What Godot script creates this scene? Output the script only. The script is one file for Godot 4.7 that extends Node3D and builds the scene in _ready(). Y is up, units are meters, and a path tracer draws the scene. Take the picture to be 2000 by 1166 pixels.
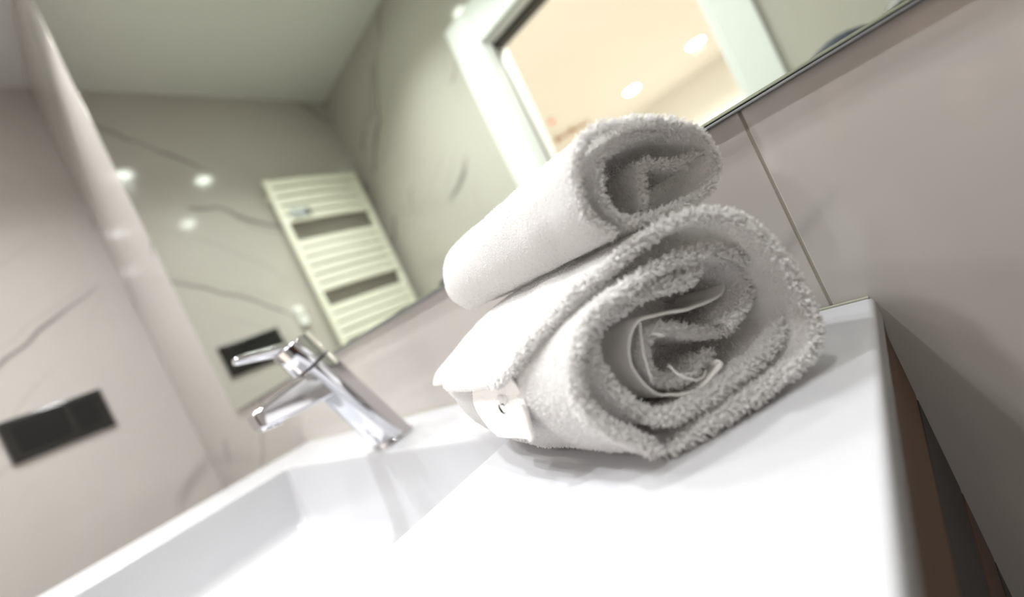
extends Node3D
# A small bathroom: vanity with rolled towels, mixer tap, wall mirror, radiator, doorway to a lit hall.

const H := 0.85            # height of the vanity top above the floor
const LEFT := -1.1234      # left wall
const RIGHT := 1.62        # right wall
const FRONT := 1.268       # wall with the doorway (faces the mirror)
const CEIL := 2.5295
const HALL_FAR := 6.22

var M := {}
var names := {}
var rng := RandomNumberGenerator.new()


# ------------------------------------------------------------------ helpers
func V(x: float, y: float, z: float) -> Vector3:      # heights measured from the vanity top
	return Vector3(x, y + H, z)


func numbered(called: String) -> String:
	var n: int = names.get(called, 0)
	names[called] = n + 1
	return called if n == 0 else "%s_%03d" % [called, n]


func thing(called: String, label: String, category: String, at: Vector3, group := "") -> Node3D:
	var o := Node3D.new()
	o.name = numbered(called)
	add_child(o, true)
	o.position = at
	o.set_meta("label", label)
	o.set_meta("category", category)
	if group != "":
		o.set_meta("group", group)
	return o


func put(called: String, mesh: Mesh, mat: Material, parent: Node3D, at := Vector3.ZERO) -> MeshInstance3D:
	var o := MeshInstance3D.new()
	o.name = numbered(called) if parent == self else called
	o.mesh = mesh
	o.material_override = mat
	parent.add_child(o, true)
	o.position = at
	return o


func structure(called: String, mesh: Mesh, mat: Material, at := Vector3.ZERO) -> MeshInstance3D:
	var o := put(called, mesh, mat, self, at)
	o.set_meta("kind", "structure")
	return o


func tri(st: SurfaceTool, a: Vector3, b: Vector3, c: Vector3, inside: Vector3) -> void:
	var n := (b - a).cross(c - a)
	if n.length_squared() < 1e-16:
		return
	n = n.normalized()
	var vs := [a, c, b]
	if n.dot((a + b + c) / 3.0 - inside) < 0.0:
		n = -n
		vs = [a, b, c]
	for v in vs:
		st.set_normal(n)
		st.add_vertex(v)


func quad(st: SurfaceTool, a: Vector3, b: Vector3, c: Vector3, d: Vector3, inside: Vector3) -> void:
	tri(st, a, b, c, inside)
	tri(st, a, c, d, inside)


func begin() -> SurfaceTool:
	var st := SurfaceTool.new()
	st.begin(Mesh.PRIMITIVE_TRIANGLES)
	return st


# a box with chamfered edges
func box(st: SurfaceTool, lo: Vector3, hi: Vector3, bev := 0.0) -> void:
	var c := (lo + hi) / 2.0
	var h := (hi - lo) / 2.0
	var b := minf(bev, minf(h.x, minf(h.y, h.z)) * 0.95)
	for ax in 3:
		var u := (ax + 1) % 3
		var w := (ax + 2) % 3
		for s in [-1.0, 1.0]:
			var p := []
			for k in [[-1, -1], [1, -1], [1, 1], [-1, 1]]:
				var v := Vector3.ZERO
				v[ax] = s * h[ax]
				v[u] = k[0] * (h[u] - b)
				v[w] = k[1] * (h[w] - b)
				p.append(c + v)
			quad(st, p[0], p[1], p[2], p[3], c)
			if b > 0.0:
				for s2 in [-1.0, 1.0]:      # edge between face ax and face u
					var e := []
					for k in [[1.0, 0.0, -1.0], [1.0, 0.0, 1.0], [0.0, 1.0, 1.0], [0.0, 1.0, -1.0]]:
						var v := Vector3.ZERO
						v[ax] = s * (h[ax] - (0.0 if k[0] == 1.0 else b))
						v[u] = s2 * (h[u] - (0.0 if k[1] == 1.0 else b))
						v[w] = k[2] * (h[w] - b)
						e.append(c + v)
					quad(st, e[0], e[1], e[2], e[3], c)
	if b > 0.0:
		for i in 8:
			var s := Vector3(1 if i & 1 else -1, 1 if i & 2 else -1, 1 if i & 4 else -1)
			var q := []
			for ax in 3:
				var v := h - Vector3(b, b, b)
				v[ax] = h[ax]
				q.append(c + v * s)
			tri(st, q[0], q[1], q[2], c)


func box_mesh(lo: Vector3, hi: Vector3, bev := 0.0) -> ArrayMesh:
	var st := begin()
	box(st, lo, hi, bev)
	return st.commit()


# smooth grid of points (rows x columns); flips triangles to match normals
func grid(pos: Array, nrm: Array, closed_u := false, closed_v := false, uvs := []) -> ArrayMesh:
	var st := begin()
	grid_into(st, pos, nrm, closed_u, closed_v, uvs)
	return st.commit()


func grid_into(st: SurfaceTool, pos: Array, nrm: Array, closed_u := false, closed_v := false, uvs := []) -> void:
	var nu := pos.size()
	var nv: int = pos[0].size()
	for i in (nu if closed_u else nu - 1):
		var i2 := (i + 1) % nu
		for j in (nv if closed_v else nv - 1):
			var j2 := (j + 1) % nv
			var ids := [[i, j], [i2, j], [i2, j2], [i, j2]]
			for t in [[0, 1, 2], [0, 2, 3]]:
				var a: Vector3 = pos[ids[t[0]][0]][ids[t[0]][1]]
				var b: Vector3 = pos[ids[t[1]][0]][ids[t[1]][1]]
				var c: Vector3 = pos[ids[t[2]][0]][ids[t[2]][1]]
				var g := (b - a).cross(c - a)
				if g.length_squared() < 1e-20:
					continue
				var want: Vector3 = nrm[ids[t[0]][0]][ids[t[0]][1]]
				var order := [t[0], t[2], t[1]] if g.dot(want) > 0.0 else [t[0], t[1], t[2]]
				for k in order:
					st.set_normal(nrm[ids[k][0]][ids[k][1]])
					if uvs.size():
						st.set_uv(uvs[ids[k][0]][ids[k][1]])
					st.add_vertex(pos[ids[k][0]][ids[k][1]])


# normals of a grid from its neighbours; side +1 or -1
func grid_normals(pos: Array, closed_u := false, closed_v := false, side := 1.0) -> Array:
	var nu := pos.size()
	var nv: int = pos[0].size()
	var out := []
	for i in nu:
		var row := PackedVector3Array()
		var ia := (i - 1 + nu) % nu if closed_u else maxi(i - 1, 0)
		var ib := (i + 1) % nu if closed_u else mini(i + 1, nu - 1)
		for j in nv:
			var ja := (j - 1 + nv) % nv if closed_v else maxi(j - 1, 0)
			var jb := (j + 1) % nv if closed_v else mini(j + 1, nv - 1)
			var n: Vector3 = (pos[ib][j] - pos[ia][j]).cross(pos[i][jb] - pos[i][ja]) * side
			row.append(n.normalized() if n.length_squared() > 1e-20 else Vector3.UP)
		out.append(row)
	return out


# surface of revolution about an axis: profile points (radius, along)
func lathe(st: SurfaceTool, at: Vector3, axis: Vector3, profile: Array, seg := 32, squash := Vector2.ONE, side_hint := Vector3.RIGHT) -> void:
	axis = axis.normalized()
	var u := side_hint - axis * axis.dot(side_hint)
	u = u.normalized()
	var w := axis.cross(u)
	var pos := []
	var nrm := []
	for i in profile.size():
		var row := PackedVector3Array()
		var nr := PackedVector3Array()
		var p: Vector2 = profile[i]
		var d: Vector2 = profile[mini(i + 1, profile.size() - 1)] - profile[maxi(i - 1, 0)]
		var n2 := Vector2(d.y, -d.x).normalized()
		for k in seg:
			var t := TAU * k / seg
			var r := u * cos(t) * squash.x + w * sin(t) * squash.y
			row.append(at + r * p.x + axis * p.y)
			nr.append((u * cos(t) * n2.x + w * sin(t) * n2.x + axis * n2.y).normalized())
		pos.append(row)
		nrm.append(nr)
	grid_into(st, pos, nrm, false, true)


# tube along points with radii
func tube(st: SurfaceTool, pts: Array, radii: Array, seg := 8, caps := true) -> void:
	var pos := []
	var nrm := []
	var up := Vector3.UP
	for i in pts.size():
		var t: Vector3 = (pts[mini(i + 1, pts.size() - 1)] - pts[maxi(i - 1, 0)]).normalized()
		if absf(t.dot(up)) > 0.95:
			up = Vector3.RIGHT
		var a := up.cross(t).normalized()
		var b := t.cross(a)
		up = b
		var row := PackedVector3Array()
		var nr := PackedVector3Array()
		for k in seg:
			var d := a * cos(TAU * k / seg) + b * sin(TAU * k / seg)
			row.append(pts[i] + d * radii[mini(i, radii.size() - 1)])
			nr.append(d)
		pos.append(row)
		nrm.append(nr)
	grid_into(st, pos, nrm, false, true)
	if caps:
		for e in [0, pts.size() - 1]:
			var inside: Vector3 = pts[1] if e == 0 else pts[pts.size() - 2]
			for k in seg:
				tri(st, pts[e], pos[e][k], pos[e][(k + 1) % seg], inside)


# prism between two cross-sections (lists of points in order), closed at both ends
func loft(st: SurfaceTool, sections: Array) -> void:
	var inside := Vector3.ZERO
	var n := 0
	for s in sections:
		for p in s:
			inside += p
			n += 1
	inside /= n
	for i in sections.size() - 1:
		var mid := Vector3.ZERO
		for p in sections[i]:
			mid += p / (2.0 * sections[i].size())
		for p in sections[i + 1]:
			mid += p / (2.0 * sections[i].size())
		for k in sections[i].size():
			var k2: int = (k + 1) % sections[i].size()
			quad(st, sections[i][k], sections[i][k2], sections[i + 1][k2], sections[i + 1][k], mid)
	for e in [0, sections.size() - 1]:
		var s: Array = sections[e]
		for k in range(1, s.size() - 1):
			tri(st, s[0], s[k], s[k + 1], inside)


func mat(called: String, c: Color, rough: float, metal := 0.0) -> StandardMaterial3D:
	var m := StandardMaterial3D.new()
	m.resource_name = called
	m.albedo_color = c
	m.roughness = rough
	m.metallic = metal
	M[called] = m
	return m


func glow(called: String, c: Color, e: float) -> StandardMaterial3D:
	var m := mat(called, Color(0.9, 0.9, 0.9), 0.4)
	m.emission_enabled = true
	m.emission = c
	m.emission_energy_multiplier = e
	return m


func noise(freq: float, sd: int, oct := 3) -> FastNoiseLite:
	var n := FastNoiseLite.new()
	n.noise_type = FastNoiseLite.TYPE_SIMPLEX_SMOOTH
	n.seed = sd
	n.frequency = freq
	n.fractal_octaves = oct
	return n


# pale stone slab with thin soft grey veins
func marble(sd: int, base: Color, dark: Color) -> ImageTexture:
	var n := 768
	var im := Image.create_empty(n, n, false, Image.FORMAT_RGB8)
	var warp := noise(0.006, sd, 3)
	var vein := noise(0.0035, sd + 5, 2)
	var where := noise(0.0042, sd + 9, 2)
	var fine := noise(0.011, sd + 14, 2)
	for y in n:
		for x in n:
			var wx := warp.get_noise_2d(x, y) * 17.0
			var wy := warp.get_noise_2d(x + 400, y + 90) * 17.0
			# veins run down to the right: stretch the domain along that diagonal
			var p := -(x + wx) * 0.80 + (y + wy) * 0.60
			var q := (x + wx) * 0.60 + (y + wy) * 0.80
			var v := absf(vein.get_noise_2d(p * 0.16, q * 1.5))
			var m := clampf(where.get_noise_2d(x, y) * 2.4 - 0.05, 0.0, 1.0)
			var k := pow(clampf(1.0 - v / 0.050, 0.0, 1.0), 2.0) * m
			var v2 := absf(fine.get_noise_2d(p * 0.13, q * 1.0))
			k = maxf(k, pow(clampf(1.0 - v2 / 0.035, 0.0, 1.0), 2.0) * m * 0.5)
			k += clampf(where.get_noise_2d(x * 0.7 + 55, y * 0.7) * 0.10, 0.0, 0.08)
			im.set_pixel(x, y, base.lerp(dark, clampf(k, 0.0, 0.85)))
	return ImageTexture.create_from_image(im)


# wood with grain along u
func wood(sd: int, a: Color, b: Color) -> ImageTexture:
	var w := 512
	var h := 128
	var im := Image.create_empty(w, h, false, Image.FORMAT_RGB8)
	var n1 := noise(0.02, sd, 4)
	var n2 := noise(0.05, sd + 3, 2)
	for y in h:
		for x in w:
			var g := n1.get_noise_2d(x * 0.12, y * 2.4 + n2.get_noise_2d(x * 0.1, y) * 6.0) * 0.5 + 0.5
			g += n2.get_noise_2d(x * 0.3, y * 9.0) * 0.16
			im.set_pixel(x, y, a.lerp(b, clampf(g, 0.0, 1.0)))
	return ImageTexture.create_from_image(im)


func cloth_height(sd: int) -> NoiseTexture2D:
	var t := NoiseTexture2D.new()
	t.width = 256
	t.height = 256
	t.seamless = true
	t.noise = noise(0.09, sd, 3)
	return t


func _ready() -> void:
	camera_and_light()
	materials()
	room()
	hall()
	lamps()
	vanity()
	mirror()
	tap()
	wall_fittings()
	radiator()
	towels()
	photographer()


func camera_and_light() -> void:
	var cam := Camera3D.new()
	cam.name = "camera"
	add_child(cam)
	cam.transform = Transform3D(Basis(Vector3(0.666147, -0.436717, -0.604588), Vector3(0.317239, 0.899561, -0.300248), Vector3(0.674987, 0.008210, 0.737784)), Vector3(1.025206, 0.945538, 0.316606))
	var at := CameraAttributesPhysical.new()
	at.frustum_focal_length = 16.9
	at.frustum_focus_distance = 0.262
	at.exposure_aperture = 2.8
	cam.attributes = at
	cam.near = 0.01
	cam.far = 50.0
	cam.fov = rad_to_deg(2.0 * atan(583.0 / 819.27))
	cam.current = true
	var we := WorldEnvironment.new()
	we.name = "environment"
	var e := Environment.new()
	e.background_mode = Environment.BG_COLOR
	e.background_color = Color(0.0, 0.0, 0.0)
	e.tonemap_mode = Environment.TONE_MAPPER_LINEAR
	e.tonemap_exposure = 1.0
	e.sdfgi_enabled = true
	e.ssao_enabled = true
	e.ssil_enabled = true
	we.environment = e
	add_child(we)
	rng.seed = 77


const BATH_LAMP := 1.34      # energy of each bathroom downlight
const HALL_LAMP := 6.4       # energy of each hall downlight

func lamps() -> void:
	var spots := [[-0.40, 0.33], [0.38, 0.32], [-0.27, 0.75], [0.39, 0.745], [1.19, 0.42]]
	var lab := ["round recessed ceiling downlight nearest the mirror, on the radiator side", "round recessed ceiling downlight nearest the mirror, over the basin", "round recessed ceiling downlight on the doorway side, beside the radiator wall", "round recessed ceiling downlight on the doorway side, in front of the basin", "round recessed ceiling downlight above the kneeling photographer, right of the vanity"]
	for i in 5:
		downlight(Vector3(spots[i][0], CEIL, spots[i][1]), 0.045, lab[i], Color(0.985, 0.99, 1.0), BATH_LAMP * (0.50 if i == 4 else 1.0), 64.0, "downlights in the bathroom ceiling")
	var far := [[0.157, 5.09], [-0.624, 5.04], [0.30, 1.9], [-1.6, 3.2]]
	var lab2 := ["warm glowing hall downlight seen high in the doorway, upper right one", "warm glowing hall downlight seen in the doorway, lower left one above the towels", "warm hall downlight in the ceiling just beyond the doorway", "warm hall downlight beyond the doorway, behind the wall towards the radiator"]
	for i in 4:
		downlight(Vector3(far[i][0], CEIL, far[i][1]), 0.085, lab2[i], Color(1.0, 0.98, 0.965), HALL_LAMP, 75.0, "warm downlights in the hall ceiling")


func downlight(at: Vector3, r: float, label: String, c: Color, energy: float, angle: float, group: String) -> void:
	var t := thing("downlight", label, "lamp", at, group)
	var st := begin()
	lathe(st, Vector3.ZERO, Vector3.DOWN, [Vector2(r * 1.35, 0.0), Vector2(r * 1.35, 0.003), Vector2(r * 1.25, 0.006), Vector2(r * 1.02, 0.006), Vector2(r, 0.002), Vector2(r * 0.98, -0.004)], 32)
	put("trim_ring", st.commit(), M.white_paint, t)
	st = begin()
	lathe(st, Vector3.ZERO, Vector3.DOWN, [Vector2(r * 0.98, 0.0005), Vector2(r * 0.98, 0.003), Vector2(r * 0.7, 0.0042), Vector2(0.0001, 0.0046)], 32)
	var g: Material = M["glow_bath"] if c.b > 0.9 else M["glow_hall"]
	put("lens", st.commit(), g, t)
	var l := SpotLight3D.new()
	l.name = "light"
	l.light_color = c
	l.light_energy = energy
	l.light_size = r * 0.8
	l.spot_range = 12.0
	l.spot_angle = angle
	l.spot_angle_attenuation = 0.9
	l.spot_attenuation = 2.0
	l.shadow_enabled = true
	t.add_child(l)
	l.position = Vector3(0, -0.035 - r * 0.8, 0)
	l.rotation = Vector3(-PI / 2, 0, 0)


func materials() -> void:
	var t := mat("tile", Color.WHITE, 0.09)
	t.albedo_texture = marble(12, Color(0.735, 0.711, 0.690), Color(0.43, 0.415, 0.41))
	t.uv1_triplanar = true
	t.uv1_world_triplanar = true
	t.uv1_scale = Vector3(0.42, 0.42, 0.42)
	t.uv1_offset = Vector3(0.41, 0.18, 0.27)
	mat("grout", Color(0.60, 0.57, 0.52), 0.9)
	mat("white_paint", Color(0.93, 0.93, 0.92), 0.45)
	mat("ceiling_paint", Color(0.88, 0.88, 0.865), 0.8)
	mat("casing_paint", Color(0.885, 0.885, 0.89), 0.35)
	mat("floor_tile", Color(0.43, 0.40, 0.375), 0.3)
	mat("hall_paint", Color(0.93, 0.915, 0.905), 0.8)
	mat("hall_floor", Color(0.74, 0.70, 0.65), 0.4)
	mat("rubber", Color(0.10, 0.095, 0.085), 0.6)
	mat("solid_surface", Color(0.742, 0.741, 0.752), 0.15)
	mat("chrome", Color(0.86, 0.86, 0.88), 0.04, 1.0)
	mat("silver", Color(0.922, 0.952, 0.902), 0.0, 1.0)
	mat("glass_edge", Color(0.62, 0.64, 0.56), 0.15, 0.3)
	mat("aluminium", Color(0.55, 0.56, 0.57), 0.35, 0.8)
	mat("dark_gap", Color(0.05, 0.05, 0.05), 0.8)
	mat("black_gloss", Color(0.022, 0.022, 0.024), 0.13).metallic_specular = 0.95
	mat("black_satin", Color(0.055, 0.055, 0.058), 0.3)
	mat("enamel", Color(0.95, 0.94, 0.88), 0.22)
	mat("badge", Color(0.78, 0.80, 0.82), 0.3, 0.4)
	glow("glow_bath", Color(0.98, 1.0, 0.98), 65.0)
	glow("glow_hall", Color(1.0, 0.93, 0.82), 20.0)
	glow("glow_red", Color(1.0, 0.12, 0.08), 0.9).albedo_color = Color(0.75, 0.08, 0.06)
	var cl := mat("terry", Color(1.0, 0.994, 0.99), 1.0)
	cl.heightmap_enabled = true
	cl.heightmap_texture = cloth_height(5)
	cl.heightmap_scale = 0.10
	cl.uv1_triplanar = true
	cl.uv1_scale = Vector3(38, 38, 38)
	cl.rim_enabled = true
	cl.rim = 0.3
	cl.backlight_enabled = true
	cl.backlight = Color(1.0, 0.995, 0.99)
	var lp := mat("loops", Color(1.0, 0.997, 0.996), 0.9)
	lp.backlight_enabled = true
	lp.backlight = Color(1.0, 0.995, 0.99)
	var wv := mat("woven", Color(0.95, 0.94, 0.925), 0.85)
	wv.backlight_enabled = true
	wv.backlight = Color(0.2, 0.2, 0.2)
	mat("print", Color(0.05, 0.05, 0.06), 0.7)


# ------------------------------------------------------------------ room
func slab(parent: Node3D, called: String, lo: Vector3, hi: Vector3, m: Material, bev := 0.0008) -> MeshInstance3D:
	return put(called, box_mesh(lo, hi, bev), m, parent)


func room() -> void:
	var f := structure("floor", box_mesh(Vector3(LEFT - 0.3, -0.12, -0.2), Vector3(RIGHT + 0.3, -0.01, FRONT + 0.12)), M.grout)
	for i in 5:
		for k in 2:
			var x0 := LEFT + i * 0.6
			var x1 := minf(x0 + 0.597, RIGHT)
			slab(f, "tile", Vector3(x0, -0.01, 0.0 + k * 0.65), Vector3(x1, 0.0, minf(k * 0.65 + 0.647, FRONT)), M.floor_tile)
	structure("ceiling", box_mesh(Vector3(LEFT - 0.3, CEIL, -0.2), Vector3(RIGHT + 0.3, CEIL + 0.15, FRONT + 0.13)), M.ceiling_paint)
	# mirror wall: backing with large stone tiles, one joint right of the towels
	var b := structure("wall_back", box_mesh(Vector3(LEFT - 0.2, 0.0, -0.2), Vector3(RIGHT + 0.2, CEIL, -0.0005)), M.grout)
	slab(b, "tile", Vector3(LEFT, 0.0, -0.0022), Vector3(0.9790, CEIL, 0.0), M.tile)
	slab(b, "tile", Vector3(0.9799, 0.0, -0.0022), Vector3(RIGHT, CEIL, 0.0), M.tile)
	var l := structure("wall_left", box_mesh(Vector3(LEFT - 0.2, 0.0, -0.2), Vector3(LEFT - 0.0022, CEIL, FRONT + 0.1)), M.grout)
	slab(l, "tile", Vector3(LEFT - 0.0022, 0.0, 0.0), Vector3(LEFT, CEIL, FRONT), M.tile)
	var r := structure("wall_right", box_mesh(Vector3(RIGHT + 0.0022, 0.0, -0.2), Vector3(RIGHT + 0.2, CEIL, FRONT + 0.1)), M.grout)
	slab(r, "tile", Vector3(RIGHT, 0.0, 0.0), Vector3(RIGHT + 0.0022, CEIL, FRONT), M.tile)
	# wall with the doorway: three tiles round the opening
	var head := H + 1.1137
	var x0 := 0.0845
	var x1 := 0.8404
	var w := structure("wall_front", box_mesh(Vector3(LEFT - 0.2, 0.0, FRONT + 0.0022), Vector3(x0, CEIL, FRONT + 0.12)), M.hall_paint)
	slab(w, "wall_panel", Vector3(x1, 0.0, FRONT + 0.0022), Vector3(RIGHT + 0.2, CEIL, FRONT + 0.12), M.hall_paint, 0.0)
	slab(w, "wall_panel", Vector3(x0, head, FRONT + 0.0022), Vector3(x1, CEIL, FRONT + 0.12), M.hall_paint, 0.0)
	slab(w, "tile", Vector3(LEFT, 0.0, FRONT), Vector3(x0, CEIL, FRONT + 0.0022), M.tile)
	slab(w, "tile", Vector3(x0 + 0.002, head, FRONT), Vector3(x1 - 0.002, CEIL, FRONT + 0.0022), M.tile)
	slab(w, "tile", Vector3(x1, 0.0, FRONT), Vector3(RIGHT, CEIL, FRONT + 0.0022), M.tile)
	# doorway: white casing, lining, stop and the dark slot of a sliding door in its head
	var d := Node3D.new()
	d.name = "door_1"
	d.set_meta("kind", "structure")
	d.set_meta("label", "white cased doorway opening onto the warm lit hall")
	add_child(d)
	var cz := FRONT - 0.018
	slab(d, "casing", Vector3(-0.0677, 0.0, cz), Vector3(x0, H + 1.2791, FRONT), M.casing_paint, 0.003)
	slab(d, "casing", Vector3(x1, 0.0, cz), Vector3(0.9434, H + 1.2791, FRONT), M.casing_paint, 0.003)
	slab(d, "casing", Vector3(x0, head, cz), Vector3(x1, H + 1.2791, FRONT), M.casing_paint, 0.003)
	slab(d, "lining", Vector3(x0 - 0.001, 0.0, FRONT), Vector3(x0 + 0.016, head, FRONT + 0.125), M.casing_paint, 0.002)
	slab(d, "lining", Vector3(x1 - 0.016, 0.0, FRONT), Vector3(x1 + 0.001, head, FRONT + 0.125), M.casing_paint, 0.002)
	slab(d, "lining", Vector3(x0 + 0.016, head - 0.016, FRONT), Vector3(x1 - 0.016, head + 0.001, FRONT + 0.03), M.casing_paint, 0.002)
	slab(d, "lining", Vector3(x0 + 0.016, head - 0.016, FRONT + 0.095), Vector3(x1 - 0.016, head + 0.001, FRONT + 0.125), M.casing_paint, 0.002)
	slab(d, "track_slot", Vector3(x0 + 0.016, head - 0.03, FRONT + 0.031), Vector3(x1 - 0.016, head, FRONT + 0.094), M.rubber, 0.001)
	slab(d, "seal", Vector3(x0 + 0.016, 0.0, FRONT + 0.03), Vector3(x0 + 0.022, head - 0.016, FRONT + 0.045), M.aluminium, 0.001)
	slab(d, "threshold", Vector3(x0, -0.005, FRONT), Vector3(x1, 0.004, FRONT + 0.125), M.aluminium, 0.002)


func hall() -> void:
	var x0 := -3.4
	var x1 := 2.4
	var z0 := FRONT + 0.12
	structure("floor", box_mesh(Vector3(x0 - 0.1, -0.12, z0), Vector3(x1 + 0.1, 0.0, HALL_FAR + 0.1)), M.hall_floor)
	structure("ceiling", box_mesh(Vector3(x0 - 0.1, CEIL, z0), Vector3(x1 + 0.1, CEIL + 0.12, HALL_FAR + 0.1)), M.hall_paint)
	structure("wall_far", box_mesh(Vector3(x0 - 0.1, 0.0, HALL_FAR), Vector3(x1 + 0.1, CEIL, HALL_FAR + 0.12)), M.hall_paint)
	structure("wall_left", box_mesh(Vector3(x0 - 0.12, 0.0, z0), Vector3(x0, CEIL, HALL_FAR)), M.hall_paint)
	structure("wall_right", box_mesh(Vector3(x1, 0.0, z0), Vector3(x1 + 0.12, CEIL, HALL_FAR)), M.hall_paint)
	structure("wall_front", box_mesh(Vector3(x0 - 0.12, 0.0, z0 - 0.1), Vector3(LEFT - 0.2, CEIL, z0)), M.hall_paint)
	structure("wall_front", box_mesh(Vector3(RIGHT + 0.2, 0.0, z0 - 0.1), Vector3(x1 + 0.12, CEIL, z0)), M.hall_paint)
	structure("baseboard_far", box_mesh(Vector3(x0, 0.0, HALL_FAR - 0.015), Vector3(x1, 0.08, HALL_FAR), 0.003), M.white_paint)
	# small alarm with a red light, and a wooden curtain pole bracket, on the hall ceiling
	var a := thing("smoke_alarm", "small ceiling alarm with a red light, seen through the doorway", "alarm", Vector3(-1.229, CEIL, 4.046))
	var st := begin()
	lathe(st, Vector3.ZERO, Vector3.DOWN, [Vector2(0.06, 0.0), Vector2(0.06, 0.015), Vector2(0.05, 0.026), Vector2(0.02, 0.03), Vector2(0.0001, 0.03)], 28)
	put("housing", st.commit(), M.hall_paint, a)
	st = begin()
	lathe(st, Vector3(0, -0.028, 0), Vector3.DOWN, [Vector2(0.030, 0.0), Vector2(0.027, 0.012), Vector2(0.014, 0.022), Vector2(0.0001, 0.026)], 16)
	put("indicator_light", st.commit(), M.glow_red, a)
	mat("oak", Color(0.66, 0.47, 0.28), 0.5)
	var p := thing("curtain_pole", "short wooden pole fixed under the hall ceiling, just above the top towel", "pole", Vector3(-1.4, CEIL - 0.05, 4.75))
	st = begin()
	tube(st, [Vector3(-0.16, 0, -0.10), Vector3(0, 0, 0), Vector3(0.20, 0, 0.12)], [0.016, 0.016, 0.016], 14)
	put("rod", st.commit(), M.oak, p)
	st = begin()
	lathe(st, Vector3(-0.16, 0, -0.10), Vector3(-0.86, 0, -0.5), [Vector2(0.02, 0.0), Vector2(0.035, 0.012), Vector2(0.038, 0.03), Vector2(0.028, 0.05), Vector2(0.0001, 0.06)], 16)
	put("finial", st.commit(), M.oak, p)
	st = begin()
	box(st, Vector3(-0.02, 0.0, -0.02), Vector3(0.02, 0.05, 0.02), 0.004)
	put("bracket", st.commit(), M.oak, p)


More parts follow.
